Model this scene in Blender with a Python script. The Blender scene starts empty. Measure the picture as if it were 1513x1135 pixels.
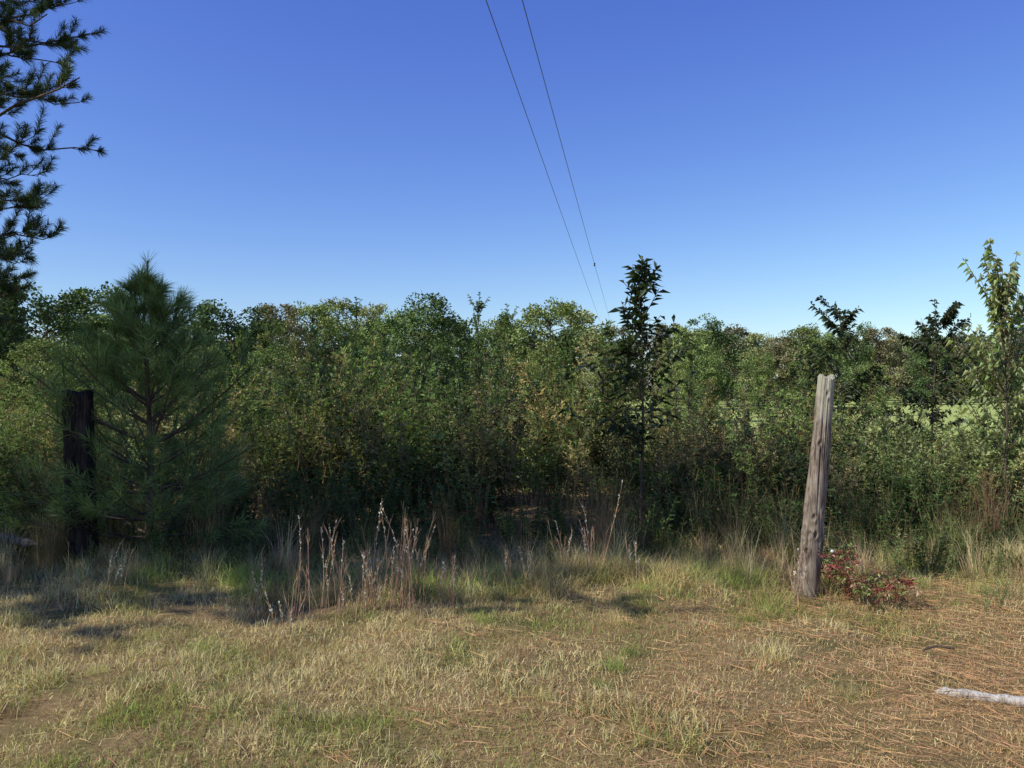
import bpy, math
import numpy as np
from mathutils import Vector
rng=np.random.default_rng(11)
U=rng.uniform; NR=rng.normal
F=1224.0; CX=756.5; HY=572.0; EYE=1.6
def X(px,d): return (px-CX)/F*d
def Z(py,d): return EYE+(HY-py)*d/F
def D(py): return EYE*F/(py-HY)
def A(*a): return np.array(a,dtype=float)
def nrm(v): return v/(np.linalg.norm(v,axis=-1,keepdims=True)+1e-9)
def gh(x,y):
    x=np.asarray(x,float); y=np.asarray(y,float)
    near=np.exp(-((y-6)/12)**2)
    return near*(0.035*np.sin(x*1.3+0.7)*np.sin(y*1.1+2)+0.02*np.sin(x*3.1+y*1.7)+0.012*np.sin(x*5.3-y*4.1+1))+0.05*near*np.exp(-((y-7.0)/0.8)**2)*(0.6+0.4*np.sin(x*1.9))
# ---------------- mesh batch
class MB:
    def __init__(s): s.V=[];s.C=[];s.Q=[];s.T=[];s.QM=[];s.TM=[];s.n=0
    def add(s,V,C,Q=None,T=None,m=0):
        V=np.asarray(V,float).reshape(-1,3); C=np.asarray(C,float)
        if C.ndim==1: C=np.tile(C,(len(V),1))
        s.V.append(V); s.C.append(C)
        if Q is not None and len(Q): s.Q.append(np.asarray(Q)+s.n); s.QM.append(np.full(len(Q),m))
        if T is not None and len(T): s.T.append(np.asarray(T)+s.n); s.TM.append(np.full(len(T),m))
        s.n+=len(V)
    def arrays(s):
        V=np.concatenate(s.V);C=np.concatenate(s.C)
        Q=np.concatenate(s.Q) if s.Q else np.zeros((0,4),int)
        T=np.concatenate(s.T) if s.T else np.zeros((0,3),int)
        QM=np.concatenate(s.QM) if s.QM else np.zeros(0,int)
        TM=np.concatenate(s.TM) if s.TM else np.zeros(0,int)
        return V,C,Q,T,QM,TM
    def mesh(s,name,mats,smooth=False):
        V,C,Q,T,QM,TM=s.arrays()
        M=np.concatenate([QM,TM])
        me=bpy.data.meshes.new(name)
        me.vertices.add(len(V)); me.vertices.foreach_set('co',V.astype(np.float32).ravel())
        loops=np.concatenate([Q.ravel(),T.ravel()]).astype(np.int32)
        me.loops.add(len(loops)); me.loops.foreach_set('vertex_index',loops)
        npoly=len(Q)+len(T)
        me.polygons.add(npoly)
        st=np.concatenate([np.arange(len(Q))*4,len(Q)*4+np.arange(len(T))*3]).astype(np.int32)
        me.polygons.foreach_set('loop_start',st)
        me.polygons.foreach_set('material_index',M.astype(np.int32))
        me.update(calc_edges=True)
        if smooth: me.polygons.foreach_set('use_smooth',np.ones(npoly,bool))
        at=me.color_attributes.new('Col','FLOAT_COLOR','POINT')
        at.data.foreach_set('color',np.concatenate([C,np.ones((len(C),1))],1).astype(np.float32).ravel())
        for m in mats: me.materials.append(m)
        return me
def obj(name,me,loc=(0,0,0),rz=0,sc=1,parent=None):
    o=bpy.data.objects.new(name,me); bpy.context.scene.collection.objects.link(o)
    o.location=loc; o.rotation_euler=(0,0,rz); o.scale=(sc,sc,sc) if np.isscalar(sc) else sc
    if parent: o.parent=parent
    return o
def mass(dst,protos,x,y,s,tilt=.08,cv=.25):
    arrs=[p.arrays() for p in protos]
    for a,b,c in zip(x,y,s):
        V,C,Q,T,QM,TM=arrs[int(U(0,len(arrs)))]
        r=U(0,6.28);cr,sr=math.cos(r),math.sin(r)
        W=V@A([cr,sr,0],[-sr,cr,0],[0,0,1])*c
        W=W+W[:,2:3]*A(U(-tilt,tilt),U(-tilt,tilt),0)+A(a,b,float(gh(a,b))-.01)
        C=C*U(1-cv,1+cv)*U(.93,1.07,3)
        n=dst.n
        dst.V.append(W);dst.C.append(C);dst.Q.append(Q+n);dst.T.append(T+n);dst.QM.append(QM);dst.TM.append(TM);dst.n+=len(V)
def cvar(c,n,v=0.25,h=0.12):
    c=np.asarray(c,float)
    return np.clip(c*(1+U(-v,v,(n,1)))*(1+U(-h,h,(n,3))),0.003,1)
def tube(mb,P,R,S,col,m=0):
    P=np.asarray(P,float);R=np.asarray(R,float)
    if P.ndim==2:P=P[None];R=R[None]
    N,K,_=P.shape
    t=nrm(np.gradient(P,axis=1))
    ref=np.where(np.abs(t[...,2:3])>0.9,A(1,0,0),A(0,0,1))
    u=nrm(np.cross(t,ref));v=np.cross(t,u)
    a=np.arange(S)/S*2*np.pi
    V=P[:,:,None]+R[:,:,None,None]*(np.cos(a)[None,None,:,None]*u[:,:,None]+np.sin(a)[None,None,:,None]*v[:,:,None])
    n,k,s=np.meshgrid(np.arange(N),np.arange(K-1),np.arange(S),indexing='ij')
    i=lambda k,s:(n*K+k)*S+(s%S)
    Q=np.stack([i(k,s),i(k,s+1),i(k+1,s+1),i(k+1,s)],-1).reshape(-1,4)
    col=np.asarray(col,float)
    if col.ndim==2: col=np.repeat(col,K*S,0)
    mb.add(V.reshape(-1,3),col,Q=Q,m=m)
def leaf(mb,B,Dr,L,W,col,m=0,fold=0.35,droop=0.0):
    N=len(B);Dr=nrm(Dr);L=np.broadcast_to(L,(N,))[:,None];W=np.broadcast_to(W,(N,))[:,None]
    S=nrm(np.cross(Dr,NR(size=(N,3))*0.6+A(0,0,1)));N2=np.cross(S,Dr)
    m1=B+Dr*L*.45
    V=np.stack([B,m1+S*W/2+N2*W*fold/2,B+Dr*L-A(0,0,1)*L*droop,m1-S*W/2+N2*W*fold/2],1)
    i=np.arange(N)*4
    T=np.concatenate([np.stack([i,i+1,i+2],1),np.stack([i,i+2,i+3],1)])
    mb.add(V.reshape(-1,3),np.repeat(col,4,0),T=T,m=m)
def needle(mb,B,Dr,L,W,col,m=0,droop=0.1):
    N=len(B);Dr=nrm(Dr);L=np.broadcast_to(L,(N,))[:,None]
    S=nrm(np.cross(Dr,NR(size=(N,3))))*W/2
    mid=B+Dr*L*.55
    tip=B+Dr*L-A(0,0,1)*L*droop
    V=np.stack([B-S,B+S,mid+S*.9,mid-S*.9,tip],1)
    i=np.arange(N)*5
    mb.add(V.reshape(-1,3),np.repeat(col,5,0),Q=np.stack([i,i+1,i+2,i+3],1),T=np.stack([i+3,i+2,i+4],1),m=m)
def blades(mb,B,H,W,lean,col,m=0):
    N=len(B);a=U(0,2*np.pi,N);h=np.stack([np.cos(a),np.sin(a),0*a],1)
    b=U(0,2*np.pi,N);S=np.stack([np.cos(b),np.sin(b),0*b],1)*(W/2 if np.isscalar(W) else W[:,None]/2)
    lean=np.broadcast_to(lean,(N,))
    up=A(0,0,1)
    p1=B+(up*(np.cos(lean*.6))[:,None]+h*np.sin(lean*.6)[:,None])*(H*.5)[:,None]
    p2=p1+(up*(np.cos(lean*1.4))[:,None]+h*np.sin(lean*1.4)[:,None])*(H*.5)[:,None]
    V=np.stack([B-S,B+S,p1+S*.8,p1-S*.8,p2],1);i=np.arange(N)*5
    mb.add(V.reshape(-1,3),np.repeat(col,5,0),Q=np.stack([i,i+1,i+2,i+3],1),T=np.stack([i+3,i+2,i+4],1),m=m)
def paths(B,Dr,L,K,bend):
    t=np.linspace(0,1,K)[None,:,None];L=np.asarray(L,float)[:,None,None]
    return B[:,None]+nrm(Dr)[:,None]*L*t+np.asarray(bend)*L*t*t*np.ones((len(B),1,1))
def samp(P,per,t0=0,t1=1):
    N,K,_=P.shape
    i=np.repeat(np.arange(N),per);t=U(t0,t1,len(i))*(K-1)*0.9999
    k=t.astype(int);f=(t-k)[:,None]
    p=P[i,k]*(1-f)+P[i,k+1]*f
    return p,nrm(P[i,k+1]-P[i,k]),i,t/(K-1)
def perp(t):
    return nrm(np.cross(t,NR(size=t.shape)))
UP=A(0,0,1)
# ---------------- materials
def nodes(name):
    m=bpy.data.materials.new(name);m.use_nodes=True;nt=m.node_tree;nt.nodes.clear();return m,nt
def foliage_mat(name,trans=0.35,rvar=0.25,gloss=0.06):
    m,nt=nodes(name);N=nt.nodes;L=nt.links
    at=N.new('ShaderNodeAttribute');at.attribute_name='Col'
    oi=N.new('ShaderNodeObjectInfo')
    mr=N.new('ShaderNodeMapRange');mr.inputs[3].default_value=1-rvar;mr.inputs[4].default_value=1+rvar
    L.new(oi.outputs['Random'],mr.inputs[0])
    vm=N.new('ShaderNodeVectorMath');vm.operation='SCALE';L.new(at.outputs['Color'],vm.inputs[0])
    if rvar>0: L.new(mr.outputs[0],vm.inputs['Scale'])
    else: vm.inputs['Scale'].default_value=1
    d=N.new('ShaderNodeBsdfDiffuse');L.new(vm.outputs[0],d.inputs['Color']);out=d
    if trans>0:
        t=N.new('ShaderNodeBsdfTranslucent')
        hs=N.new('ShaderNodeVectorMath');hs.operation='MULTIPLY';hs.inputs[1].default_value=(1.2,1.3,.6);L.new(vm.outputs[0],hs.inputs[0]);L.new(hs.outputs[0],t.inputs['Color'])
        x=N.new('ShaderNodeMixShader');x.inputs[0].default_value=trans;L.new(d.outputs[0],x.inputs[1]);L.new(t.outputs[0],x.inputs[2]);out=x
    if gloss>0:
        g=N.new('ShaderNodeBsdfGlossy');g.inputs['Roughness'].default_value=.5;g.inputs['Color'].default_value=(.6,.6,.6,1)
        y=N.new('ShaderNodeMixShader');y.inputs[0].default_value=gloss;L.new(out.outputs[0],y.inputs[1]);L.new(g.outputs[0],y.inputs[2]);out=y
    o=N.new('ShaderNodeOutputMaterial');L.new(out.outputs[0],o.inputs[0]);return m
def bark_mat(name,c1,c2,sc=12,zs=.15,rough=.9,bump=.5):
    m,nt=nodes(name);N=nt.nodes;L=nt.links
    tc=N.new('ShaderNodeTexCoord');mp=N.new('ShaderNodeMapping');mp.inputs['Scale'].default_value=(1,1,zs);L.new(tc.outputs['Object'],mp.inputs[0])
    no=N.new('ShaderNodeTexNoise');no.inputs['Scale'].default_value=sc;no.inputs['Detail'].default_value=8;no.inputs['Roughness'].default_value=.7;L.new(mp.outputs[0],no.inputs['Vector'])
    cr=N.new('ShaderNodeValToRGB');cr.color_ramp.elements[0].position=.35;cr.color_ramp.elements[1].position=.65
    cr.color_ramp.elements[0].color=(*c1,1);cr.color_ramp.elements[1].color=(*c2,1);L.new(no.outputs['Fac'],cr.inputs[0])
    b=N.new('ShaderNodeBsdfPrincipled');b.inputs['Roughness'].default_value=rough;b.inputs['Specular IOR Level'].default_value=.15
    L.new(cr.outputs[0],b.inputs['Base Color'])
    bm=N.new('ShaderNodeBump');bm.inputs['Strength'].default_value=bump;bm.inputs['Distance'].default_value=.02;L.new(no.outputs['Fac'],bm.inputs['Height']);L.new(bm.outputs[0],b.inputs['Normal'])
    o=N.new('ShaderNodeOutputMaterial');L.new(b.outputs[0],o.inputs[0]);return m
M_leaf=foliage_mat('leaf_foliage',.35,.22,.05);M_needle=foliage_mat('pine_needles',.25,.12,.04);M_grass=foliage_mat('dry_grass',.25,0,0)
M_far=foliage_mat('distant_foliage',0,.22,0)
M_weed=foliage_mat('weed_foliage',.25,0,0)
M_bark=bark_mat('bark',(.05,.035,.025),(.16,.12,.09))
M_stem=foliage_mat('stem',0,.1,0)
# ---------------- generators
def young_pine(h=2.8,rb=1.12):
    mb=MB()
    K=9;tz=np.linspace(0,1,K)
    P=np.stack([.03*np.sin(tz*5),.02*np.sin(tz*4),tz*h],1)
    tube(mb,P,.042*(1-tz*.85),8,A(.20,.13,.085),1)
    B=[];Dr=[];L=[]
    z=.2
    while z<h-.12:
        f=z/h; n=7 if f<.8 else 5
        a0=U(0,6.28)
        for j in range(n):
            a=a0+j*6.283/n+U(-.3,.3)
            el=math.radians(4+62*f**1.5+U(-8,8))
            B.append([.03*math.sin(f*5),.02*math.sin(f*4),z+U(-.04,.04)]);Dr.append([math.cos(a)*math.cos(el),math.sin(a)*math.cos(el),math.sin(el)])
            prof=(.72+.28*math.sin(f*3.0+.3)) *(1-f)**.62*1.08
            L.append(rb*max(.17,prof)*U(.65,1.15))
        z+=U(.17,.26)
    B=A(*B);Dr=A(*Dr);L=np.array(L)
    P=paths(B,Dr,L,5,A(0,0,.22));N=len(B)
    tube(mb,P,np.linspace(1,.35,5)[None]*(.006+.008*L[:,None]),4,A(.17,.12,.07),1)
    per=4;p,t,i,_=samp(P,per,.3,.9)
    P2=paths(p,nrm(t*.8+perp(t)*.75+UP*.15),L[i]*U(.2,.42,len(i)),4,A(0,0,.3))
    tube(mb,P2,np.full((len(i),4),.004),3,A(.17,.13,.07),1)
    lead=np.array([[.0,0,h-.15]]*7,float);ld=nrm(NR(size=(7,3))*.35+UP*1.2);ld[0]=[0,0,1]
    P3=paths(lead,ld,np.array([.34,.2,.2,.24,.18,.2,.15]),4,A(0,0,.1));tube(mb,P3,np.full((7,4),.006),4,A(.2,.15,.08),1)
    for PP,per,t0 in((P,130,.45),(P2,85,.3),(P3,130,.0)):
        p,t,i,tt=samp(PP,per,t0,1.0)
        d=nrm(t*U(.5,1.3,(len(p),1))+perp(t)*.7+UP*.12)
        bright=np.clip((tt-.55)*1.2,0,1)[:,None]
        c=cvar(A(.135,.195,.058),len(p),.4)*(1+.8*bright)
        needle(mb,p,d,U(.11,.19,len(p)),.0034,c,0,.12)
    return mb.mesh('young_pine_mesh',[M_needle,M_bark])
def big_pine(h=12,reach=None,z0=2.6,npw=5,per2=9,nn=110,nw=.005,dz=(.35,.5),tr=.17):
    mb=MB();K=10;tz=np.linspace(0,1,K)
    P=np.stack([.15*np.sin(tz*3),.1*np.sin(tz*4),tz*h],1);tube(mb,P,tr*(1-tz*.8),10,A(.1,.07,.05),1)
    B=[];Dr=[];L=[]
    z=z0
    while z<h-.3:
        a0=U(0,6.28);f=z/h
        for j in range(npw):
            a=a0+j*6.283/npw+U(-.4,.4);el=math.radians(-8+45*max(0,f-.3)+U(-12,12))
            B.append([.15*math.sin(f*3),.1*math.sin(f*4),z+U(-.1,.1)]);Dr.append([math.cos(a)*math.cos(el),math.sin(a)*math.cos(el),math.sin(el)])
            L.append((reach(z,a) if reach else 2.0*(1-(f-.2)**2))*U(.75,1.1))
        z+=U(*dz)
    B=A(*B);Dr=A(*Dr);L=np.array(L)
    P=paths(B,Dr,L,7,A(0,0,.12));P[:,1:-1]+=NR(size=P[:,1:-1].shape)*.05
    tube(mb,P,np.linspace(1,.3,7)[None]*(.006+.010*L[:,None]),5,A(.09,.065,.05),1)
    p,t,i,_=samp(P,per2,.35,1.0)
    P2=paths(p,nrm(t*.9+perp(t)*.7+UP*.2),U(.12,.36,len(i)),4,A(0,0,.35))
    tube(mb,P2,np.tile(np.linspace(.007,.004,4),(len(i),1)),3,A(.09,.065,.05),1)
    p,t,i,tt=samp(P2,nn,.35,1.0)
    d=nrm(t*U(.3,1.2,(len(p),1))+perp(t)*.8+UP*.1)
    needle(mb,p,d,U(.09,.16,len(p)),nw,cvar(A(.065,.10,.04),len(p),.35),0,.1)
    return mb.mesh('big_pine_mesh',[M_needle,M_bark])
def shrub(h=2.5,w=1.3,ns=42,tw=10,per=11,ll=.075,lw=.034,col=(.06,.09,.03)):
    mb=MB()
    B=np.stack([NR(0,w*.13,ns),NR(0,w*.13,ns),np.zeros(ns)],1)
    a=U(0,6.28,ns);s=U(0,1,ns)**.6*w/h*.85
    Dr=np.stack([np.cos(a)*s,np.sin(a)*s,np.ones(ns)],1);L=h*U(.4,1.04,ns)*(1-.25*s/s.max())
    P=paths(B,Dr,L,7,A(0,0,0));P+=np.cumsum(NR(size=P.shape)*.025*h/2,1)*A(1,1,.2);P[:,:,2]=np.abs(P[:,:,2])
    tube(mb,P,np.linspace(1,.25,7)[None]*.011*(h/2.5)*np.ones((ns,1)),4,A(.12,.095,.065),1)
    p,t,i,tt=samp(P,tw,.15,1.0)
    P2=paths(p,nrm(t*.9+perp(t)*.9+UP*.2),h*.15*U(.5,1.2,len(i))*(1.25-tt*.7),4,A(0,0,.1))
    tube(mb,P2,np.full((len(i),4),.0035),3,A(.12,.10,.06),1)
    cl=U(.6,1.5,ns)
    for PP,pr,t0,par in((P2,per,.1,i),(P,per*2,.4,np.arange(ns))):
        p,t,i2,tt=samp(PP,pr,t0,1.0)
        d=nrm(t*.7+perp(t)*.8+A(0,0,.05))
        leaf(mb,p,d,ll*U(.6,1.3,len(p)),lw*U(.7,1.2,len(p)),cvar(col,len(p),.35,.12)*cl[par[i2]][:,None],0,.4,.1)
    return mb.mesh('shrub_mesh',[M_leaf,M_stem])
def sapling(h,nb,bl,per,ll,lw,col,lean=0.02,z0=.25,el0=35,tip=1.0,droop=.25,tr=.016,topn=.6,tt0=.78):
    mb=MB();K=9;tz=np.linspace(0,1,K)
    P=np.stack([lean*h*np.sin(tz*4),lean*h*np.sin(tz*3+1),tz*h],1);tube(mb,P,tr*(1.05-tz),6,A(.1,.08,.06),1)
    z=U(z0,.97,nb)**.85;a=U(0,6.28,nb);el=np.radians(el0+30*z+U(-14,14,nb))
    B=np.stack([np.interp(z,tz,P[:,0]),np.interp(z,tz,P[:,1]),z*h],1)
    Dr=np.stack([np.cos(a)*np.cos(el),np.sin(a)*np.cos(el),np.sin(el)],1)
    L=bl*np.clip(1.1-z*tip*.75,.08,2)*U(.4,1.35,nb)
    PB=paths(B,Dr,L,5,A(0,0,.08));tube(mb,PB,np.tile(np.linspace(.006,.003,5),(nb,1)),4,A(.1,.08,.05),1)
    p,t,i,tt=samp(PB,per,.25,1.0)
    d=nrm(t*.8+perp(t)*.85-A(0,0,.1))
    leaf(mb,p,d,ll*U(.6,1.2,len(p)),lw*U(.8,1.2,len(p)),cvar(col,len(p),.4,.15),0,.5,droop)
    p,t,i,tt=samp(P[None],int(nb*topn),tt0,1.0)
    d=nrm(t*.6+perp(t)*.8);leaf(mb,p,d,ll*U(.6,1.1,len(p)),lw*U(.8,1.2,len(p)),cvar(col,len(p),.4,.15),0,.5,droop)
    return mb.mesh('sapling_mesh',[M_leaf,M_stem])
def goldenrod(h=1.55,top=(.16,.13,.05),low=(.07,.08,.03),tl=.034):
    mb=MB();ns=5
    B=np.stack([NR(0,.1,ns),NR(0,.1,ns),np.zeros(ns)],1)
    Dr=np.stack([NR(0,.14,ns),NR(0,.14,ns),np.ones(ns)],1)
    P=paths(B,Dr,h*U(.6,1.1,ns),6,np.stack([NR(0,.14,ns),NR(0,.14,ns),np.zeros(ns)],1)[:,None])
    tube(mb,P,np.tile(np.linspace(.006,.002,6),(ns,1)),3,A(.18,.125,.075),1)
    p,t,i,tt=samp(P,17,.5,1)
    P2=paths(p,nrm(t+perp(t)*.7),.30*U(.5,1.1,len(p))*(1.45-tt),3,np.stack([NR(0,.15,len(p)),NR(0,.15,len(p)),-.3*np.ones(len(p))],1)[:,None])
    tube(mb,P2,np.full((len(p),3),.0018),3,A(.22,.17,.08),1)
    p,t,i,tt=samp(P2,15,.05,1)
    leaf(mb,p,nrm(t*.7+perp(t)*.7),tl*U(.5,1.3,len(p)),.011,cvar(top,len(p),.4,.12),0)
    p,t,i,tt=samp(P,46,.08,.9)
    leaf(mb,p,nrm(t*.3+perp(t)*.8),.085*U(.5,1.2,len(p)),.014,cvar(np.array(low)*.6,len(p),.4,.12),0,.3,.3)  # lower leaves darkened: thicket shade put into the colour, besides dead brown leaves
    return mb
def herb(h=.5,col=(.06,.09,.03),ll=.045,lw=.014,ns=7):
    mb=MB()
    B=np.stack([NR(0,.08,ns),NR(0,.08,ns),np.zeros(ns)],1);Dr=np.stack([NR(0,.25,ns),NR(0,.25,ns),np.ones(ns)],1)
    P=paths(B,Dr,h*U(.6,1.1,ns),5,A(0,0,0));tube(mb,P,np.tile(np.linspace(.004,.002,5),(ns,1)),3,A(.16,.13,.06),1)
    p,t,i,tt=samp(P,42,.1,1)
    leaf(mb,p,nrm(t*.4+perp(t)*.8+UP*.15),ll*U(.5,1.2,len(p)),lw,cvar(col,len(p),.4,.15),0,.3,.15)
    return mb
def tuft(h=.6,n=110,col=(.25,.19,.09),w=.004,r=.07,lean=(.05,.8)):
    mb=MB();B=np.stack([NR(0,r,n),NR(0,r,n),np.zeros(n)],1)
    blades(mb,B,h*U(.4,1.1,n),w,U(lean[0],lean[1],n),cvar(col,n,.35,.12))
    return mb
def fartree(h=10,w=3.4,nc=80,per=105,ls=.26,col=(.07,.1,.035),kind=0):
    mb=MB();K=6;tz=np.linspace(0,1,K)
    tube(mb,np.stack([.1*np.sin(tz*4),.1*np.cos(tz*3),tz*h*.9],1),.16*(1.05-tz),6,A(.1,.08,.06),1)
    z=U(.06,.97,nc)
    pr=np.clip(1-((z-.48)/.6)**2,0.03,1)**.55 if kind==0 else np.clip(1.12-z,.15,1)*np.clip((z-.0)*4,0,1)
    a=U(0,6.28,nc);r=w*pr*np.sqrt(U(.1,1,nc))
    Cn=np.stack([np.cos(a)*r,np.sin(a)*r,z*h],1)
    st=np.stack([0*z,0*z,np.clip(z*h-U(.5,1.6,nc),h*.05,None)],1)
    t=np.linspace(0,1,4)[None,:,None];P=st[:,None]*(1-t)+Cn[:,None]*t
    tube(mb,P,np.tile(np.linspace(.05,.015,4),(nc,1)),3,A(.13,.10,.08),1)
    i=np.repeat(np.arange(nc),per);s=U(.45,1.2,nc)[i][:,None]
    o=nrm(NR(size=(len(i),3)))*(U(0,1,(len(i),1))**.4)*s*A(1,1,.6)
    sh=U(.65,1.3,nc)[i][:,None]
    p=Cn[i]+o
    leaf(mb,p,nrm(nrm(o)*.5+NR(size=(len(i),3))*.6+UP*.2),ls*U(.5,1.3,len(i)),ls*.65,cvar(col,len(i),.2,.06)*sh,0,.3,0)
    return mb.mesh('fartree_mesh',[M_far,M_bark])
# ---------------- ground
def axis(a,b,n,far,nf):
    s=np.linspace(a,b,n);g=np.geomspace(1,far,nf)[1:]
    return np.concatenate([a-g[::-1]+0,s,b+g])
xs=axis(-9,9,150,600,30);ys=axis(-2,16,150,600,30)
gx,gy=np.meshgrid(xs,ys,indexing='ij');V=np.stack([gx,gy,gh(gx,gy)],-1).reshape(-1,3)
nx,ny=len(xs),len(ys);i,j=np.meshgrid(np.arange(nx-1),np.arange(ny-1),indexing='ij')
Q=np.stack([i*ny+j,(i+1)*ny+j,(i+1)*ny+j+1,i*ny+j+1],-1).reshape(-1,4)
m,nt=nodes('ground_soil_grass');N=nt.nodes;L=nt.links
geo=N.new('ShaderNodeNewGeometry')
def noise(s,d=6,r=.65):
    n=N.new('ShaderNodeTexNoise');n.inputs['Scale'].default_value=s;n.inputs['Detail'].default_value=d;n.inputs['Roughness'].default_value=r;L.new(geo.outputs['Position'],n.inputs['Vector']);return n.outputs['Fac']
def ramp(f,els):
    c=N.new('ShaderNodeValToRGB');e=c.color_ramp.elements
    while len(e)<len(els): e.new(.5)
    for k,(p,q) in enumerate(els): e[k].position=p;e[k].color=(*q,1)
    L.new(f,c.inputs[0]);return c.outputs[0]
def mix(f,a,b):
    x=N.new('ShaderNodeMix');x.data_type='RGBA';L.new(f,x.inputs[0]);L.new(a,x.inputs[6]);L.new(b,x.inputs[7]);return x.outputs[2]
c1=ramp(noise(35,8,.8),[(.3,(.10,.065,.035)),(.5,(.28,.19,.09)),(.7,(.42,.31,.16))])
c2=ramp(noise(22,8,.8),[(.35,(.07,.07,.025)),(.65,(.20,.19,.07))])
near=mix(ramp(noise(1.4),[(.46,(0,0,0)),(.66,(1,1,1))]),c1,c2)
far=ramp(noise(.35,8,.7),[(.3,(.30,.38,.10)),(.7,(.44,.48,.17))])
sx=N.new('ShaderNodeSeparateXYZ');L.new(geo.outputs['Position'],sx.inputs[0])
mr=N.new('ShaderNodeMapRange');mr.inputs[1].default_value=14;mr.inputs[2].default_value=22;L.new(sx.outputs['Y'],mr.inputs[0])
fin=mix(mr.outputs[0],near,far)
b=N.new('ShaderNodeBsdfDiffuse');L.new(fin,b.inputs[0])
bm=N.new('ShaderNodeBump');bm.inputs['Distance'].default_value=.02;bm.inputs['Strength'].default_value=.8;L.new(noise(40,8,.8),bm.inputs['Height']);L.new(bm.outputs[0],b.inputs['Normal'])
o=N.new('ShaderNodeOutputMaterial');L.new(b.outputs[0],o.inputs[0])
mb=MB();mb.add(V,A(.2,.2,.1),Q=Q);obj('ground',mb.mesh('ground',[m],True))
# ---------------- lawn grass
def vnoise(x,y,s,seed):
    r=np.random.default_rng(seed).uniform(-1,1,(64,64))
    fx=x*s+200;fy=y*s+200;ix=np.floor(fx).astype(int);iy=np.floor(fy).astype(int);u=fx-ix;v=fy-iy
    u=u*u*(3-2*u);v=v*v*(3-2*v);g=lambda a,b:r[a%64,b%64]
    return (g(ix,iy)*(1-u)+g(ix+1,iy)*u)*(1-v)+(g(ix,iy+1)*(1-u)+g(ix+1,iy+1)*u)*v
def region(n,y0,y1,k=.72,pad=.9,pw=1.0):
    y=y0+(y1-y0)*U(0,1,n)**pw;x=U(-1,1,n)*(y*k+pad);return x,y
mb=MB()
n=230000;x,y=region(n,2.2,8.2,pw=.95)
bare=vnoise(x,y,2.2,5)+.6*vnoise(x,y,5.5,6)-.25
k=U(0,1,n)>np.clip(bare*1.1,0,.85);x=x[k];y=y[k];n=len(x)
g=.9*vnoise(x,y,1.1,1)+.8*vnoise(x,y,3.3,2)+NR(0,.26,n)
rt=np.clip((x+.6)/2.5,0,1)*np.clip((6.6-y)/2,0,1)
cs=A(.70,.58,.30);cg=A(.28,.33,.085);cb=A(.36,.24,.13);co=A(.56,.35,.17)
w=np.clip(g*1.0+.2-.3*rt,0,1)[:,None]
c=cs*(1-w)+cg*w
r=U(0,1,n)[:,None];c=np.where(r<.2,cb,c);c=np.where(U(0,1,n)[:,None]<.5*rt[:,None],co,c)
c=c*(1+U(-.4,.3,(n,1)))*(1+U(-.1,.1,(n,3)))
clump=np.clip(vnoise(x,y,2.7,3)*.8+vnoise(x,y,6.5,4)*.9,0,1.4)
edge=np.exp(-((y-6.9)/.75)**2)
H=.025+.045*U(0,1,n)+clump*.14*U(.3,1,n)+edge*.13*U(.2,1,n)*(.5+clump)
H*=1-.5*rt
blades(mb,np.stack([x,y,gh(x,y)-.004],1),H,U(.0026,.0048,n),np.where(U(0,1,n)<.7,U(.9,1.5,n),U(.1,.8,n)),np.clip(c,0,.8))
obj('grass',mb.mesh('lawn',[M_grass]))
# pine straw
mb=MB();n=52000;y=U(2.2,7.0,n);x=U(-4,5.5,n);k=U(0,1,n)<np.clip(.06+(x+.3)*.28+(4.4-y)*.10+.35*vnoise(x,y,1.6,9)+.4*vnoise(x,y,4,10),.03,1);x=x[k];y=y[k];n=len(x)
a=U(0,6.28,n);d=np.stack([np.cos(a),np.sin(a),U(-.12,.12,n)],1)
needle(mb,np.stack([x,y,gh(x,y)+U(.008,.045,n)],1),d,U(.08,.18,n),.0026,cvar(A(.54,.33,.17),n,.45),0,.02)
obj('pine_straw',mb.mesh('pine_straw',[M_grass]))
# ---------------- edge tufts / undergrowth
def empty(name):
    e=bpy.data.objects.new(name,None);bpy.context.scene.collection.objects.link(e);return e
tg=[tuft(.3,170,(.54,.45,.21),.0035,.09,(.3,1.4)),tuft(.28,170,(.29,.34,.09),.0035,.09,(.3,1.4)),tuft(.26,170,(.38,.27,.15),.003,.08,(.3,1.4))]
mb=MB();x,y=region(210,6.3,8.2);y=y+.35*np.sin(x*1.3);mass(mb,tg,x,y,U(.5,1.1,210))
x=U(-.4,2.0,60);y=6.75+NR(0,.3,60);mass(mb,tg[:1]*2+tg[1:2],x,y,U(.6,1.15,60))
x,y=region(90,4.0,6.4);k=x<1.8;mass(mb,tg,x[k],y[k],U(.3,.65,k.sum()));obj('grass_tufts',mb.mesh('tufts',[M_grass]))
dg=[tuft(.95,110,(.28,.21,.11),.004,.08,(.02,.45)),tuft(.8,110,(.20,.20,.075),.004,.08,(.02,.6)),tuft(1.1,90,(.27,.17,.10),.004,.06,(.02,.35))]
dl=[tuft(.6,50,(.55,.43,.25),.0032,.05,(.02,.7)),tuft(.5,60,(.50,.34,.22),.003,.06,(.05,.8))]
mb=MB();x,y=region(100,7.2,9.4);mass(mb,dg,x,y,U(.35,.9,100));x,y=region(60,6.5,7.6);mass(mb,dl,x,y,U(.5,1.0,60));obj('tall_dry_grass',mb.mesh('dry_grass',[M_grass]))
hb=[herb(.5,(.085,.13,.042)),herb(.6,(.07,.11,.038),.06,.02),herb(.45,(.14,.17,.058),.035,.012),herb(.6,(.09,.12,.048),.05,.009)]
mb=MB();x,y=region(400,7.6,9.8,pw=1.1);s=np.clip(.55+(y-7.3)*.5,.5,1.5)*U(.5,1.25,400);mass(mb,hb,x,y,s)
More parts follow.
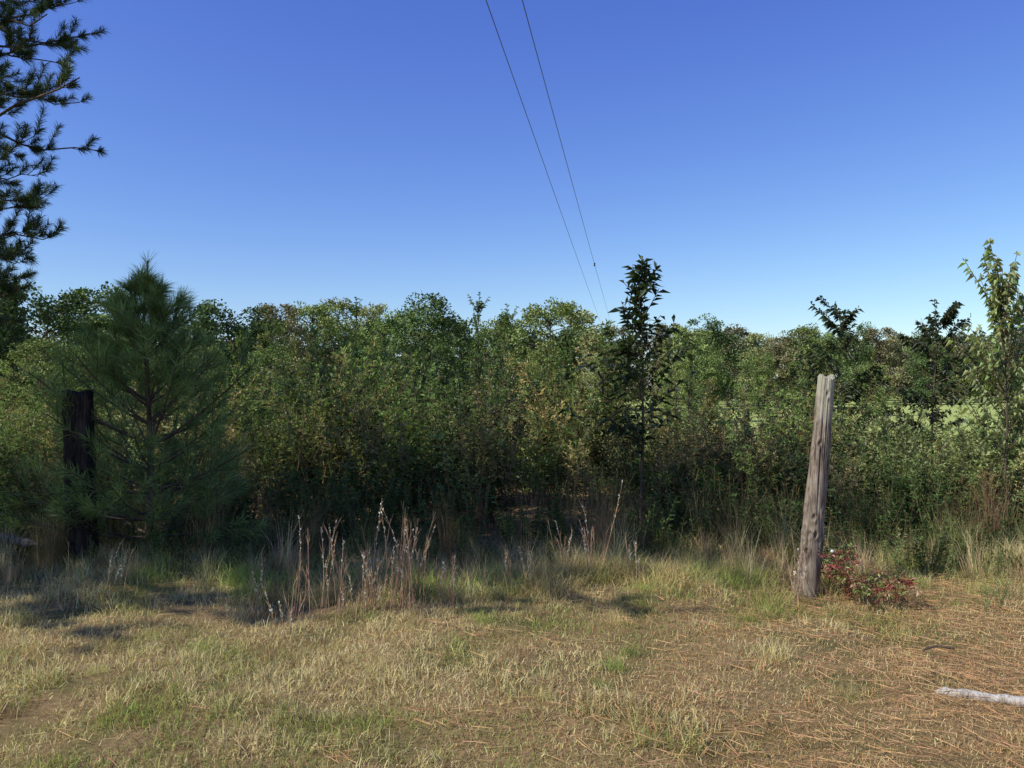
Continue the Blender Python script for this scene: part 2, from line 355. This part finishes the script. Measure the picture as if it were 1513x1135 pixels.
x,y=region(170,6.9,8.0);mass(mb,hb,x,y,U(.25,.75,170));obj('undergrowth_weeds',mb.mesh('weeds',[M_weed,M_stem]))
gr=[goldenrod(1.5,(.42,.37,.14),(.19,.21,.075)),goldenrod(1.6,(.50,.45,.17),(.20,.23,.08)),goldenrod(1.45,(.33,.27,.13),(.15,.15,.065)),goldenrod(1.55,(.30,.34,.11),(.17,.22,.075)),goldenrod(1.5,(.26,.21,.11),(.13,.13,.06)),goldenrod(1.65,(.22,.31,.09),(.13,.20,.06),.05)]
n=200;x,y=region(n,8.6,12.5,pw=.9);s=np.clip(.70+(y-8.4)*.22,.6,1.05)*(1+.45*vnoise(x,y,.9,21))*U(.7,1.14,n)
ppx=CX+x/y*F;s=np.where(ppx>1330,s*.8,s)
mb=MB();mass(mb,gr,x,y,s,.16,.35);n=95;x,y=region(n,12.5,24,pw=1.3);k=(x/y*F+CX)<1080;x=x[k];y=y[k];mass(mb,gr,x,y,U(.85,1.12,len(x)),.1,.3)
obj('goldenrod_thicket',mb.mesh('goldenrod',[M_weed,M_stem]))
# ---------------- shrubs
sh=[shrub(2.5,1.5,44,10,9,.085,.036,(.14,.215,.06)),shrub(2.5,1.4,40,10,9,.07,.032,(.10,.15,.048)),shrub(2.5,1.6,44,9,10,.09,.028,(.20,.27,.08)),shrub(2.5,1.5,38,9,9,.075,.038,(.07,.095,.038)),shrub(2.5,1.3,36,8,9,.08,.042,(.24,.29,.11))]
L_=[(430,500,15,2),(490,462,14,0),(560,470,13.6,2),(610,490,13,0),(665,478,14,0),(720,462,15,2),(760,500,14,1),(540,515,11.5,0),(640,530,11.5,2),(700,545,11,1),(470,540,11.5,1),(590,560,10.6,0),
(820,540,15,3),(1000,540,13,3),(1060,555,12,1),(1110,548,11.5,3),(1160,560,11,3),(1200,545,13,3),(1250,560,11.5,1),(1290,585,10,4),(1320,570,12,0),(1365,600,10,4),(1420,606,9.5,4),(1460,602,9.3,4),(1510,550,9.5,4),(1570,520,10,4),(1130,600,9.8,3),(1220,610,9.6,1),(1345,608,9.2,2),
(-30,590,10,2),(20,575,11,4),(60,585,12,4),(110,560,14,0),(170,570,12,1),(270,560,14,1),(330,540,14,2),(380,530,16,1),(880,560,14,3),(940,590,11,3),(410,580,11,0),(800,585,11,2)]
for px,py,d,k in L_:
    h=Z(py,d);obj('shrub',sh[k],(X(px,d),d,0),U(0,6.28),(h/2.5*U(.95,1.2),)*2+(h/2.5,))
# ---------------- saplings
d=9.2;obj('young_hardwood_tree',sapling(Z(396,d),84,.95,9,.14,.046,(.055,.08,.028),.010,.22,26,1.28,.25,.022,.75,.74),(X(948,d),d,0),.4)
d=12;m1=sapling(Z(462,d),50,.95,34,.10,.03,(.055,.075,.032),.015,.25,12,1.0,.45)
obj('sumac_sapling',m1,(X(1240,d),d,0),1.0)
d=11.5;m2=sapling(Z(468,d),50,.95,34,.10,.03,(.055,.07,.035),.015,.25,12,1.0,.45);obj('sumac_sapling',m2,(X(1383,d),d,0),2.0)
d=9.0;m3=sapling(Z(428,d),66,1.0,22,.085,.042,(.28,.32,.15),.03,.2,38,.85,.8,.016,.4);obj('leafy_sapling',m3,(X(1482,d),d,0),0)
obj('leafy_sapling',m3,(X(1545,9.6),9.6,0),2.2,.97)
m4=sapling(2.8,44,.7,20,.06,.022,(.17,.24,.075),.03,.3,40,1.1,.3,.014,.6)
for px,py,d in((706,446,12.5),(520,452,13),(745,462,12),(350,500,12),(1020,520,11)):
    obj('leafy_sapling',m4,(X(px,d),d,0),U(0,6),Z(py,d)/2.8)
# ---------------- pines
d=7.75;obj('young_pine_tree',young_pine(Z(380,d)-.25,1.28),(X(218,d),d,float(gh(X(218,d),d))-.02),.5)
def reach(z,a):
    c=math.cos(a)
    r=1.45
    if c>.3 and (6.1<z<7.5): r=1.95
    if c>.3 and 5.2<z<5.75: r=2.3
    if z>8: r=2.2
    if z<3.3: r=1.2
    return r
bp=big_pine(13,reach,2.9,6,10,135,.0058,(.26,.38))
obj('shade_pine_tree',bp,(X(-100,12),12,0),0)
shade_pine=big_pine(9.6,lambda z,a:1.95*(1-((z-7)/4.5)**2),4.7,6,7,60,.0095,(.3,.42),.07)  # unseen pines left of frame, added with high crowns to shade the thicket
for px,py,rz,s in((-12.9,5.2,.3,1),(-10.4,4.9,2,1),(-8.0,5.1,3,1),(-5.7,4.8,4.1,1.0),(-9.3,3.7,1.1,.95),(-6.9,5.6,5.0,1.0)):
    obj('shade_pine_tree',shade_pine,(px,py,0),rz,s)
# ---------------- distant trees
ft=[fartree(10,3.2,col=(.15,.20,.065)),fartree(10,3.6,col=(.22,.265,.09)),fartree(10,2.8,col=(.11,.155,.06),kind=1),fartree(10,3.2,col=(.31,.33,.14)),fartree(10,3.0,col=(.22,.20,.11)),fartree(10,2.9,col=(.10,.145,.055))]
e=empty('distant_trees')
T=[(-60,400,34,5),(15,408,32,2),(70,425,36,5),(130,420,38,0),(185,445,42,5),(250,470,48,0),(300,440,40,2),(345,448,42,5),(390,470,55,0),(415,450,75,4),(500,443,80,3),(460,452,78,1),(545,450,85,3),(570,465,60,0),(632,433,40,5),(595,455,46,0),(680,470,50,2),(730,470,58,0),(770,460,52,5),(812,447,48,1),(858,457,56,3),(835,480,40,2),(905,483,60,4),(880,520,34,3),(990,478,75,4),(1020,483,60,1),(1048,468,66,5),(1075,482,72,4),(1120,491,80,3),(1150,497,60,4),(1185,482,60,1),(1220,488,64,0),(1265,478,75,5),(1300,484,82,4),(1335,496,85,3),(1370,494,75,5),(1405,495,85,4),(1450,494,84,1),(1500,485,80,4),(1560,480,80,0),
(60,500,26,1),(130,505,30,0),(300,510,32,1),(400,510,34,0),(1000,530,36,1),(1040,520,38,0),(800,520,36,1),(1120,520,44,0),(1190,530,40,2),(1290,535,46,0)]
for px,py,dd,k in T:
    h=Z(py,dd);w=h/10*U(.9,1.15);obj('tree',ft[k],(X(px,dd),dd,0),U(0,6.28),(w,w,h/10),e)
for px in range(-600,2200,44):
    dd=U(86,100);h=Z(U(484,508),dd);k=int(rng.choice([0,0,1,3,4,5,5,2]));obj('tree',ft[k],(X(px+U(-12,12),dd),dd,-.3),U(0,6.28),(h/9,h/9,h/10),e)
for px in range(-700,2300,95):
    dd=U(108,116);h=Z(494,dd);obj('tree',ft[int(rng.choice([0,5]))],(X(px+U(-12,12),dd),dd,-.5),U(0,6.28),(h/6.5,h/6.5,h/10),e)
# ---------------- posts
def wood_post_mat(name,dark,mid,light,lichen=None):
    m,nt=nodes(name);N=nt.nodes;L=nt.links
    tc=N.new('ShaderNodeTexCoord')
    def nz(sc,s,dt=8):
        mp=N.new('ShaderNodeMapping');mp.inputs['Scale'].default_value=sc;L.new(tc.outputs['Object'],mp.inputs[0])
        n=N.new('ShaderNodeTexNoise');n.inputs['Scale'].default_value=s;n.inputs['Detail'].default_value=dt;n.inputs['Roughness'].default_value=.7;L.new(mp.outputs[0],n.inputs['Vector']);return n.outputs['Fac']
    f=nz((1,1,.05),60);g=nz((1,1,.5),8)
    ad=N.new('ShaderNodeMath');ad.operation='MULTIPLY_ADD';ad.inputs[1].default_value=.6;L.new(f,ad.inputs[0])
    mu=N.new('ShaderNodeMath');mu.operation='MULTIPLY';mu.inputs[1].default_value=.4;L.new(g,mu.inputs[0]);L.new(mu.outputs[0],ad.inputs[2])
    cr=N.new('ShaderNodeValToRGB');e=cr.color_ramp.elements;e.new(.5)
    for k,(p,c) in enumerate([(.42,dark),(.5,mid),(.6,light)]): e[k].position=p;e[k].color=(*c,1)
    L.new(ad.outputs[0],cr.inputs[0]);col=cr.outputs[0]
    if lichen:
        s=N.new('ShaderNodeSeparateXYZ');L.new(tc.outputs['Object'],s.inputs[0])
        sa=N.new('ShaderNodeMath');sa.operation='MULTIPLY_ADD';sa.inputs[1].default_value=.8;L.new(g,sa.inputs[0]);L.new(s.outputs['Z'],sa.inputs[2])
        mr=N.new('ShaderNodeMapRange');mr.inputs[1].default_value=1.75;mr.inputs[2].default_value=2.05;mr.inputs[4].default_value=.65;L.new(sa.outputs[0],mr.inputs[0])
        x=N.new('ShaderNodeMix');x.data_type='RGBA';L.new(mr.outputs[0],x.inputs[0]);L.new(col,x.inputs[6]);x.inputs[7].default_value=(*lichen,1);col=x.outputs[2]
    b=N.new('ShaderNodeBsdfPrincipled');b.inputs['Roughness'].default_value=.9;b.inputs['Specular IOR Level'].default_value=.1;L.new(col,b.inputs['Base Color'])
    bm=N.new('ShaderNodeBump');bm.inputs['Strength'].default_value=.9;bm.inputs['Distance'].default_value=.015;L.new(ad.outputs[0],bm.inputs['Height']);L.new(bm.outputs[0],b.inputs['Normal'])
    o=N.new('ShaderNodeOutputMaterial');L.new(b.outputs[0],o.inputs[0]);return m
def post(name,h,r0,r1,lean,mat,square=0,depth=1.0):
    S=96;K=150;z=np.linspace(-.15,h,K);a=np.arange(S)/S*2*np.pi
    zz,aa=np.meshgrid(z,a,indexing='ij');f=np.clip(zz/h,0,1)
    r=r0*(1-f)+r1*f
    if square: r=r*(1/np.maximum(np.abs(np.cos(aa)),np.abs(np.sin(aa)))**.9)*1.0
    r=r*(1+.035*np.sin(aa*3+zz*2)+.03*np.sin(zz*7+aa)+.015*np.sin(zz*19+2*aa))
    for q in range(26):
        a0=U(0,6.28);z0=U(0,h);l=U(.15,.6);dd=(aa-a0-.12*np.sin(zz*3)+np.pi)%(2*np.pi)-np.pi
        r=r*(1-.15*np.exp(-(dd/.06)**2)*np.exp(-((zz-z0)/l)**4))
    for q in range(14):
        a0=U(3.14,6.28);z0=U(.1,h);dd=(aa-a0+np.pi)%(2*np.pi)-np.pi
        g=np.sqrt((dd*r0/.02)**2+((zz-z0)/.03)**2)
        r=r*(1+.10*np.exp(-(g-1.1)**2*3)-.22*np.exp(-g**2*2))
    tz=np.where(zz>h*.999,.018*np.sin(aa*2+1)+U(-.008,.008,zz.shape),0)
    V=np.stack([np.cos(aa)*r+lean*zz,np.sin(aa)*r,zz+tz],-1).reshape(-1,3)
    k,s=np.meshgrid(np.arange(K-1),np.arange(S),indexing='ij')
    Q=np.stack([k*S+s,k*S+(s+1)%S,(k+1)*S+(s+1)%S,(k+1)*S+s],-1).reshape(-1,4)
    mb=MB();mb.add(V,A(.3,.3,.3),Q=Q)
    top=V[-S:];cen=A(lean*h,0,h+.006);inn=cen+(top-cen)*.82+A(0,0,.008)
    VV=np.concatenate([top,inn,[cen]]);s=np.arange(S)
    mb.add(VV,A(.3,.3,.3),Q=np.stack([s,(s+1)%S,S+(s+1)%S,S+s],1),T=np.stack([S+s,S+(s+1)%S,0*s+2*S],1))
    return mb.mesh(name,[mat],True)
mw=wood_post_mat('weathered_wood',(.07,.052,.04),(.21,.165,.125),(.33,.28,.225),(.46,.45,.33))
md=wood_post_mat('creosote_wood',(.012,.01,.008),(.03,.024,.02),(.07,.055,.045))
d=D(880);h=Z(558,d)
par=empty('fence_post');par.location=(X(1192,d),d,0)
o=obj('post',post('post',h,.088,.062,X(1221,d)/h-X(1192,d)/h,mw),(0,0,0),0,1,par)
ms,nt=nodes('rusty_metal');bb=nt.nodes.new('ShaderNodeBsdfPrincipled');bb.inputs['Base Color'].default_value=(.16,.11,.08,1);bb.inputs['Roughness'].default_value=.6;bb.inputs['Metallic'].default_value=.5;oo=nt.nodes.new('ShaderNodeOutputMaterial');nt.links.new(bb.outputs[0],oo.inputs[0])
mp_,nt=nodes('insulator_porcelain');bb=nt.nodes.new('ShaderNodeBsdfPrincipled');bb.inputs['Base Color'].default_value=(.6,.6,.58,1);bb.inputs['Roughness'].default_value=.3;oo=nt.nodes.new('ShaderNodeOutputMaterial');nt.links.new(bb.outputs[0],oo.inputs[0])
mb=MB()
for zz in(.35,.62,1.45):
    P=A([.02,-.08,zz-.015],[.03,-.1,zz-.008],[.03,-.1,zz+.008],[.02,-.08,zz+.015]);P[:,0]+=.09*zz;tube(mb,P,np.full(4,.003),6,A(.2,.2,.2))
t=np.linspace(0,1,14);P=np.stack([.08+.06*t+.02*np.sin(t*9),-.05-.04*t,.62-.3*t+.02*np.sin(t*12)],1);tube(mb,P,np.full(14,.0016),5,A(.2,.2,.2))
obj('staples_and_wire',mb.mesh('sw',[ms]),(0,0,0),0,1,par)
mb=MB();t=np.linspace(0,1,9);tube(mb,np.stack([.155+0*t,-.09-.025*t,.36+0*t],1),.012*np.array([.05,.8,1,.7,.6,.9,1,.7,.05]),12,A(.7,.7,.7));obj('insulator',mb.mesh('ins',[mp_],True),(0,0,0),0,1,par)
d=7.35;obj('fence_post',post('post2',Z(580,d),.105,.10,-.02,md,1),(X(122,d),d,0),.1)
# ---------------- power lines
mk,nt=nodes('wire_black');bb=nt.nodes.new('ShaderNodeBsdfPrincipled');bb.inputs['Base Color'].default_value=(.02,.02,.025,1);bb.inputs['Roughness'].default_value=.5;oo=nt.nodes.new('ShaderNodeOutputMaterial');nt.links.new(bb.outputs[0],oo.inputs[0])
dx=7.03/52.3
pl=empty('power_line')
y=np.linspace(-25,105,60)
for nm,x0,dxx in(('wire_1',-.43,dx),('wire_2',.17,(6.9-.17)/(61.6-13.7))):
    sag=-.25*(1-((y-40)/65)**2)
    mb=MB();tube(mb,np.stack([x0+(y-13.7)*dxx,y,8.0+sag+.22],1),np.full(60,.0085),5,A(.02,.02,.02));obj(nm,mb.mesh(nm,[mk]),(0,0,0),0,1,pl)
mb=MB();t=np.linspace(-1,1,7);yy=43;tube(mb,np.stack([.17+(yy-13.7)*.1405+0*t,yy+0*t,7.96+.1*t],1),.05*np.array([.1,.9,1,.5,1,.9,.1]),8,A(.05,.05,.05));obj('line_marker',mb.mesh('lm',[mk]),(0,0,0),0,1,pl)
mb=MB();t=np.linspace(0,1,6)
tube(mb,np.stack([12.35+0*t,105+0*t,8.6*t],1),.15-.05*t,10,A(.1,.08,.06));tube(mb,np.stack([11.3+2.3*t,105+0*t,8.1+0*t],1),np.full(6,.06),6,A(.1,.08,.06));obj('utility_pole',mb.mesh('pole',[M_bark]),(0,0,0),0,1)
# ---------------- broomsedge stalks with fluffy tips
def broom(n,h,r,lean=.12,seeds=12,gap=.5):
    mb=MB();B=np.stack([NR(0,r,n),NR(0,r*.5,n),np.zeros(n)],1);Dr=np.stack([NR(0,lean,n),NR(0,lean,n),np.ones(n)],1)
    P=paths(B,Dr,h*U(.45,1.05,n),7,np.stack([NR(0,lean*.6,n),NR(0,lean*.6,n),-.02*np.ones(n)],1)[:,None])
    tube(mb,P,np.tile(np.linspace(.0026,.0014,7),(n,1)),4,cvar(A(.48,.31,.21),n,.3),0)
    p,t,i,tt=samp(P,9,.25,.95);blades_d=nrm(t+perp(t)*.3)
    needle(mb,p,blades_d,U(.05,.12,len(p)),.0026,cvar(A(.48,.32,.2),len(p),.3),0,.05)
    p,t,i,tt=samp(P[::2],seeds,gap,1)
    leaf(mb,p,nrm(t+perp(t)*.6),U(.014,.028,len(p)),.011,cvar(A(.72,.68,.56),len(p),.1,.05),0)
    return mb.mesh('broomsedge',[M_grass])
for px,py,n,h,r in((570,905,24,.84,.10),(612,900,14,.72,.06),(470,905,13,.76,.10),(520,910,9,.4,.1),(660,900,8,.42,.07),(878,870,8,.84,.03),(828,860,5,.62,.04),(1176,895,7,.6,.02),(380,905,7,.45,.12),(160,890,7,.45,.15),(760,880,6,.45,.1),(430,930,6,.4,.12),(930,870,5,.4,.1)):
    d=D(py);x=X(px,d);obj('broomsedge_clump',broom(n,h,r),(x,d,float(gh(x,d))-.01),0)
# ---------------- red sumac plant
def red_plant(n,w,h,cols):
    mb=MB();B=np.stack([NR(0,.03,n),NR(0,.03,n),np.zeros(n)],1);a=U(0,6.28,n)
    Dr=np.stack([np.cos(a)*U(.2,1,n)*w/h,np.sin(a)*U(.2,1,n)*w/h,np.ones(n)],1)
    P=paths(B,Dr,h*U(.8,1.5,n),6,A(0,0,-.25));tube(mb,P,np.full((n,6),.0025),4,A(.25,.10,.06),1)
    p,t,i,tt=samp(P,4,.35,1)
    P2=paths(p,nrm(t*.5+perp(t)*.8+UP*.1),U(.08,.15,len(p)),5,A(0,0,-.3));tube(mb,P2,np.full((len(p),5),.0013),3,A(.25,.10,.06),1)
    cc=np.array(cols)[rng.integers(0,len(cols),len(p))]
    p,t,i,tt=samp(P2,12,.15,1)
    leaf(mb,p,nrm(t*.5+perp(t)*A(1,1,.4)),.034*U(.7,1.2,len(p)),.014,cvar(cc[i],len(p),.3),0,.3,.2)
    return mb.mesh('sumac',[M_leaf,M_stem])
R_=(.38,.11,.09);R2=(.48,.30,.18);G_=(.28,.34,.11)
d=6.2
obj('red_sumac_plant',red_plant(16,.30,.32,[R_,R_,R2,G_,G_]),(X(1255,d),d,.03),0)
obj('red_sumac_plant',red_plant(9,.18,.17,[R_,R_,R2,G_]),(X(1318,6.1),6.1,.03),1)
obj('green_sumac_plant',red_plant(9,.2,.40,[G_,G_,R2]),(X(1228,6.5),6.5,.0),2)
hw=[herb(.42,(.27,.36,.13),.03,.006,6).mesh('herb',[M_leaf,M_stem]),herb(.4,(.20,.28,.10),.03,.007,6).mesh('herb',[M_leaf,M_stem])]
for px,py,s in((1255,860,1.0),(1300,850,.9),(1340,850,1.1),(1385,860,1.0),(1440,850,.8),(1460,905,.75),(1500,870,.9),(1140,860,.6),(1230,850,1.1),(1410,840,1.1),(1365,845,1.2),(1320,860,.8)):
    d=D(py);obj('weed_plant',hw[px%2],(X(px,d),d,float(gh(X(px,d),d))),U(0,6),s)
# ---------------- fallen branches
mlog=wood_post_mat('bleached_wood',(.25,.22,.19),(.45,.41,.35),(.6,.56,.49))
def branch(name,P,r,mat):
    P=np.array(P,float);t=np.linspace(0,1,len(P));tt=np.linspace(0,1,24)
    Q=np.stack([np.interp(tt,t,P[:,k]) for k in range(3)],1);Q[1:-1]+=NR(size=(22,3))*r*.08
    rr=r*(1+.08*np.sin(tt*17)+.05*np.sin(tt*41))*np.where((tt<.01)|(tt>.99),.15,1)*(.75+.25*tt)
    mb=MB();tube(mb,Q,rr,12,A(.4,.4,.4));return obj(name,mb.mesh(name,[mat],True))
branch('fallen_branch',[(2.18,4.28,.03),(2.5,4.15,.03),(2.9,4.05,.035),(3.6,3.88,.03)],.032,mlog)
branch('fallen_stick',[(2.45,4.95,.03),(2.56,5.0,.04),(2.66,4.98,.03)],.008,M_bark)
mgr=wood_post_mat('grey_wood',(.05,.045,.04),(.12,.11,.10),(.2,.18,.17))
branch('fallen_log',[(-6.2,7.5,.36),(-5.0,7.4,.33),(-4.2,7.35,.2)],.04,mgr)
# ---------------- camera, sky, sun
el=math.radians(43);hx,hy=.90,.436
dv=Vector((hx*math.cos(el),hy*math.cos(el),-math.sin(el)))
sl=bpy.data.lights.new('sun','SUN');sl.energy=5;sl.angle=math.radians(.5);sl.color=(1,.96,.87)
so=bpy.data.objects.new('sun',sl);bpy.context.scene.collection.objects.link(so);so.rotation_euler=dv.to_track_quat('-Z','Y').to_euler()
w=bpy.data.worlds.new('World');bpy.context.scene.world=w;w.use_nodes=True;nt=w.node_tree
sk=nt.nodes.new('ShaderNodeTexSky');sk.sky_type='NISHITA';sk.sun_disc=False;sk.sun_elevation=el;sk.sun_rotation=math.atan2(-hx,-hy);sk.air_density=1.0;sk.dust_density=.3;sk.ozone_density=2.0
sep=nt.nodes.new('ShaderNodeSeparateColor');com=nt.nodes.new('ShaderNodeCombineColor');nt.links.new(sk.outputs[0],sep.inputs[0])
S_=.13
for k,(a_,g_) in enumerate(((.95,1.28),(1.02,1.27),(1.10,.70))):
    m0=nt.nodes.new('ShaderNodeMath');m0.operation='MULTIPLY';m0.inputs[1].default_value=S_;nt.links.new(sep.outputs[k],m0.inputs[0])
    m1_=nt.nodes.new('ShaderNodeMath');m1_.operation='POWER';m1_.inputs[1].default_value=g_;nt.links.new(m0.outputs[0],m1_.inputs[0])
    m2_=nt.nodes.new('ShaderNodeMath');m2_.operation='MULTIPLY';m2_.inputs[1].default_value=a_/S_;nt.links.new(m1_.outputs[0],m2_.inputs[0]);nt.links.new(m2_.outputs[0],com.inputs[k])
bg=nt.nodes['Background'];bg.inputs['Strength'].default_value=S_;nt.links.new(com.outputs[0],bg.inputs[0])
cam=bpy.data.cameras.new('camera');cam.sensor_width=36;cam.lens=36*F/1513;cam.clip_end=2000;cam.clip_start=.05
co_=bpy.data.objects.new('camera',cam);bpy.context.scene.collection.objects.link(co_);co_.location=(0,0,EYE);co_.rotation_euler=(math.radians(90)+math.atan((HY-567.5)/F),0,0)
sc=bpy.context.scene;sc.camera=co_
sc.view_settings.view_transform='Standard';sc.view_settings.look='None';sc.view_settings.exposure=0
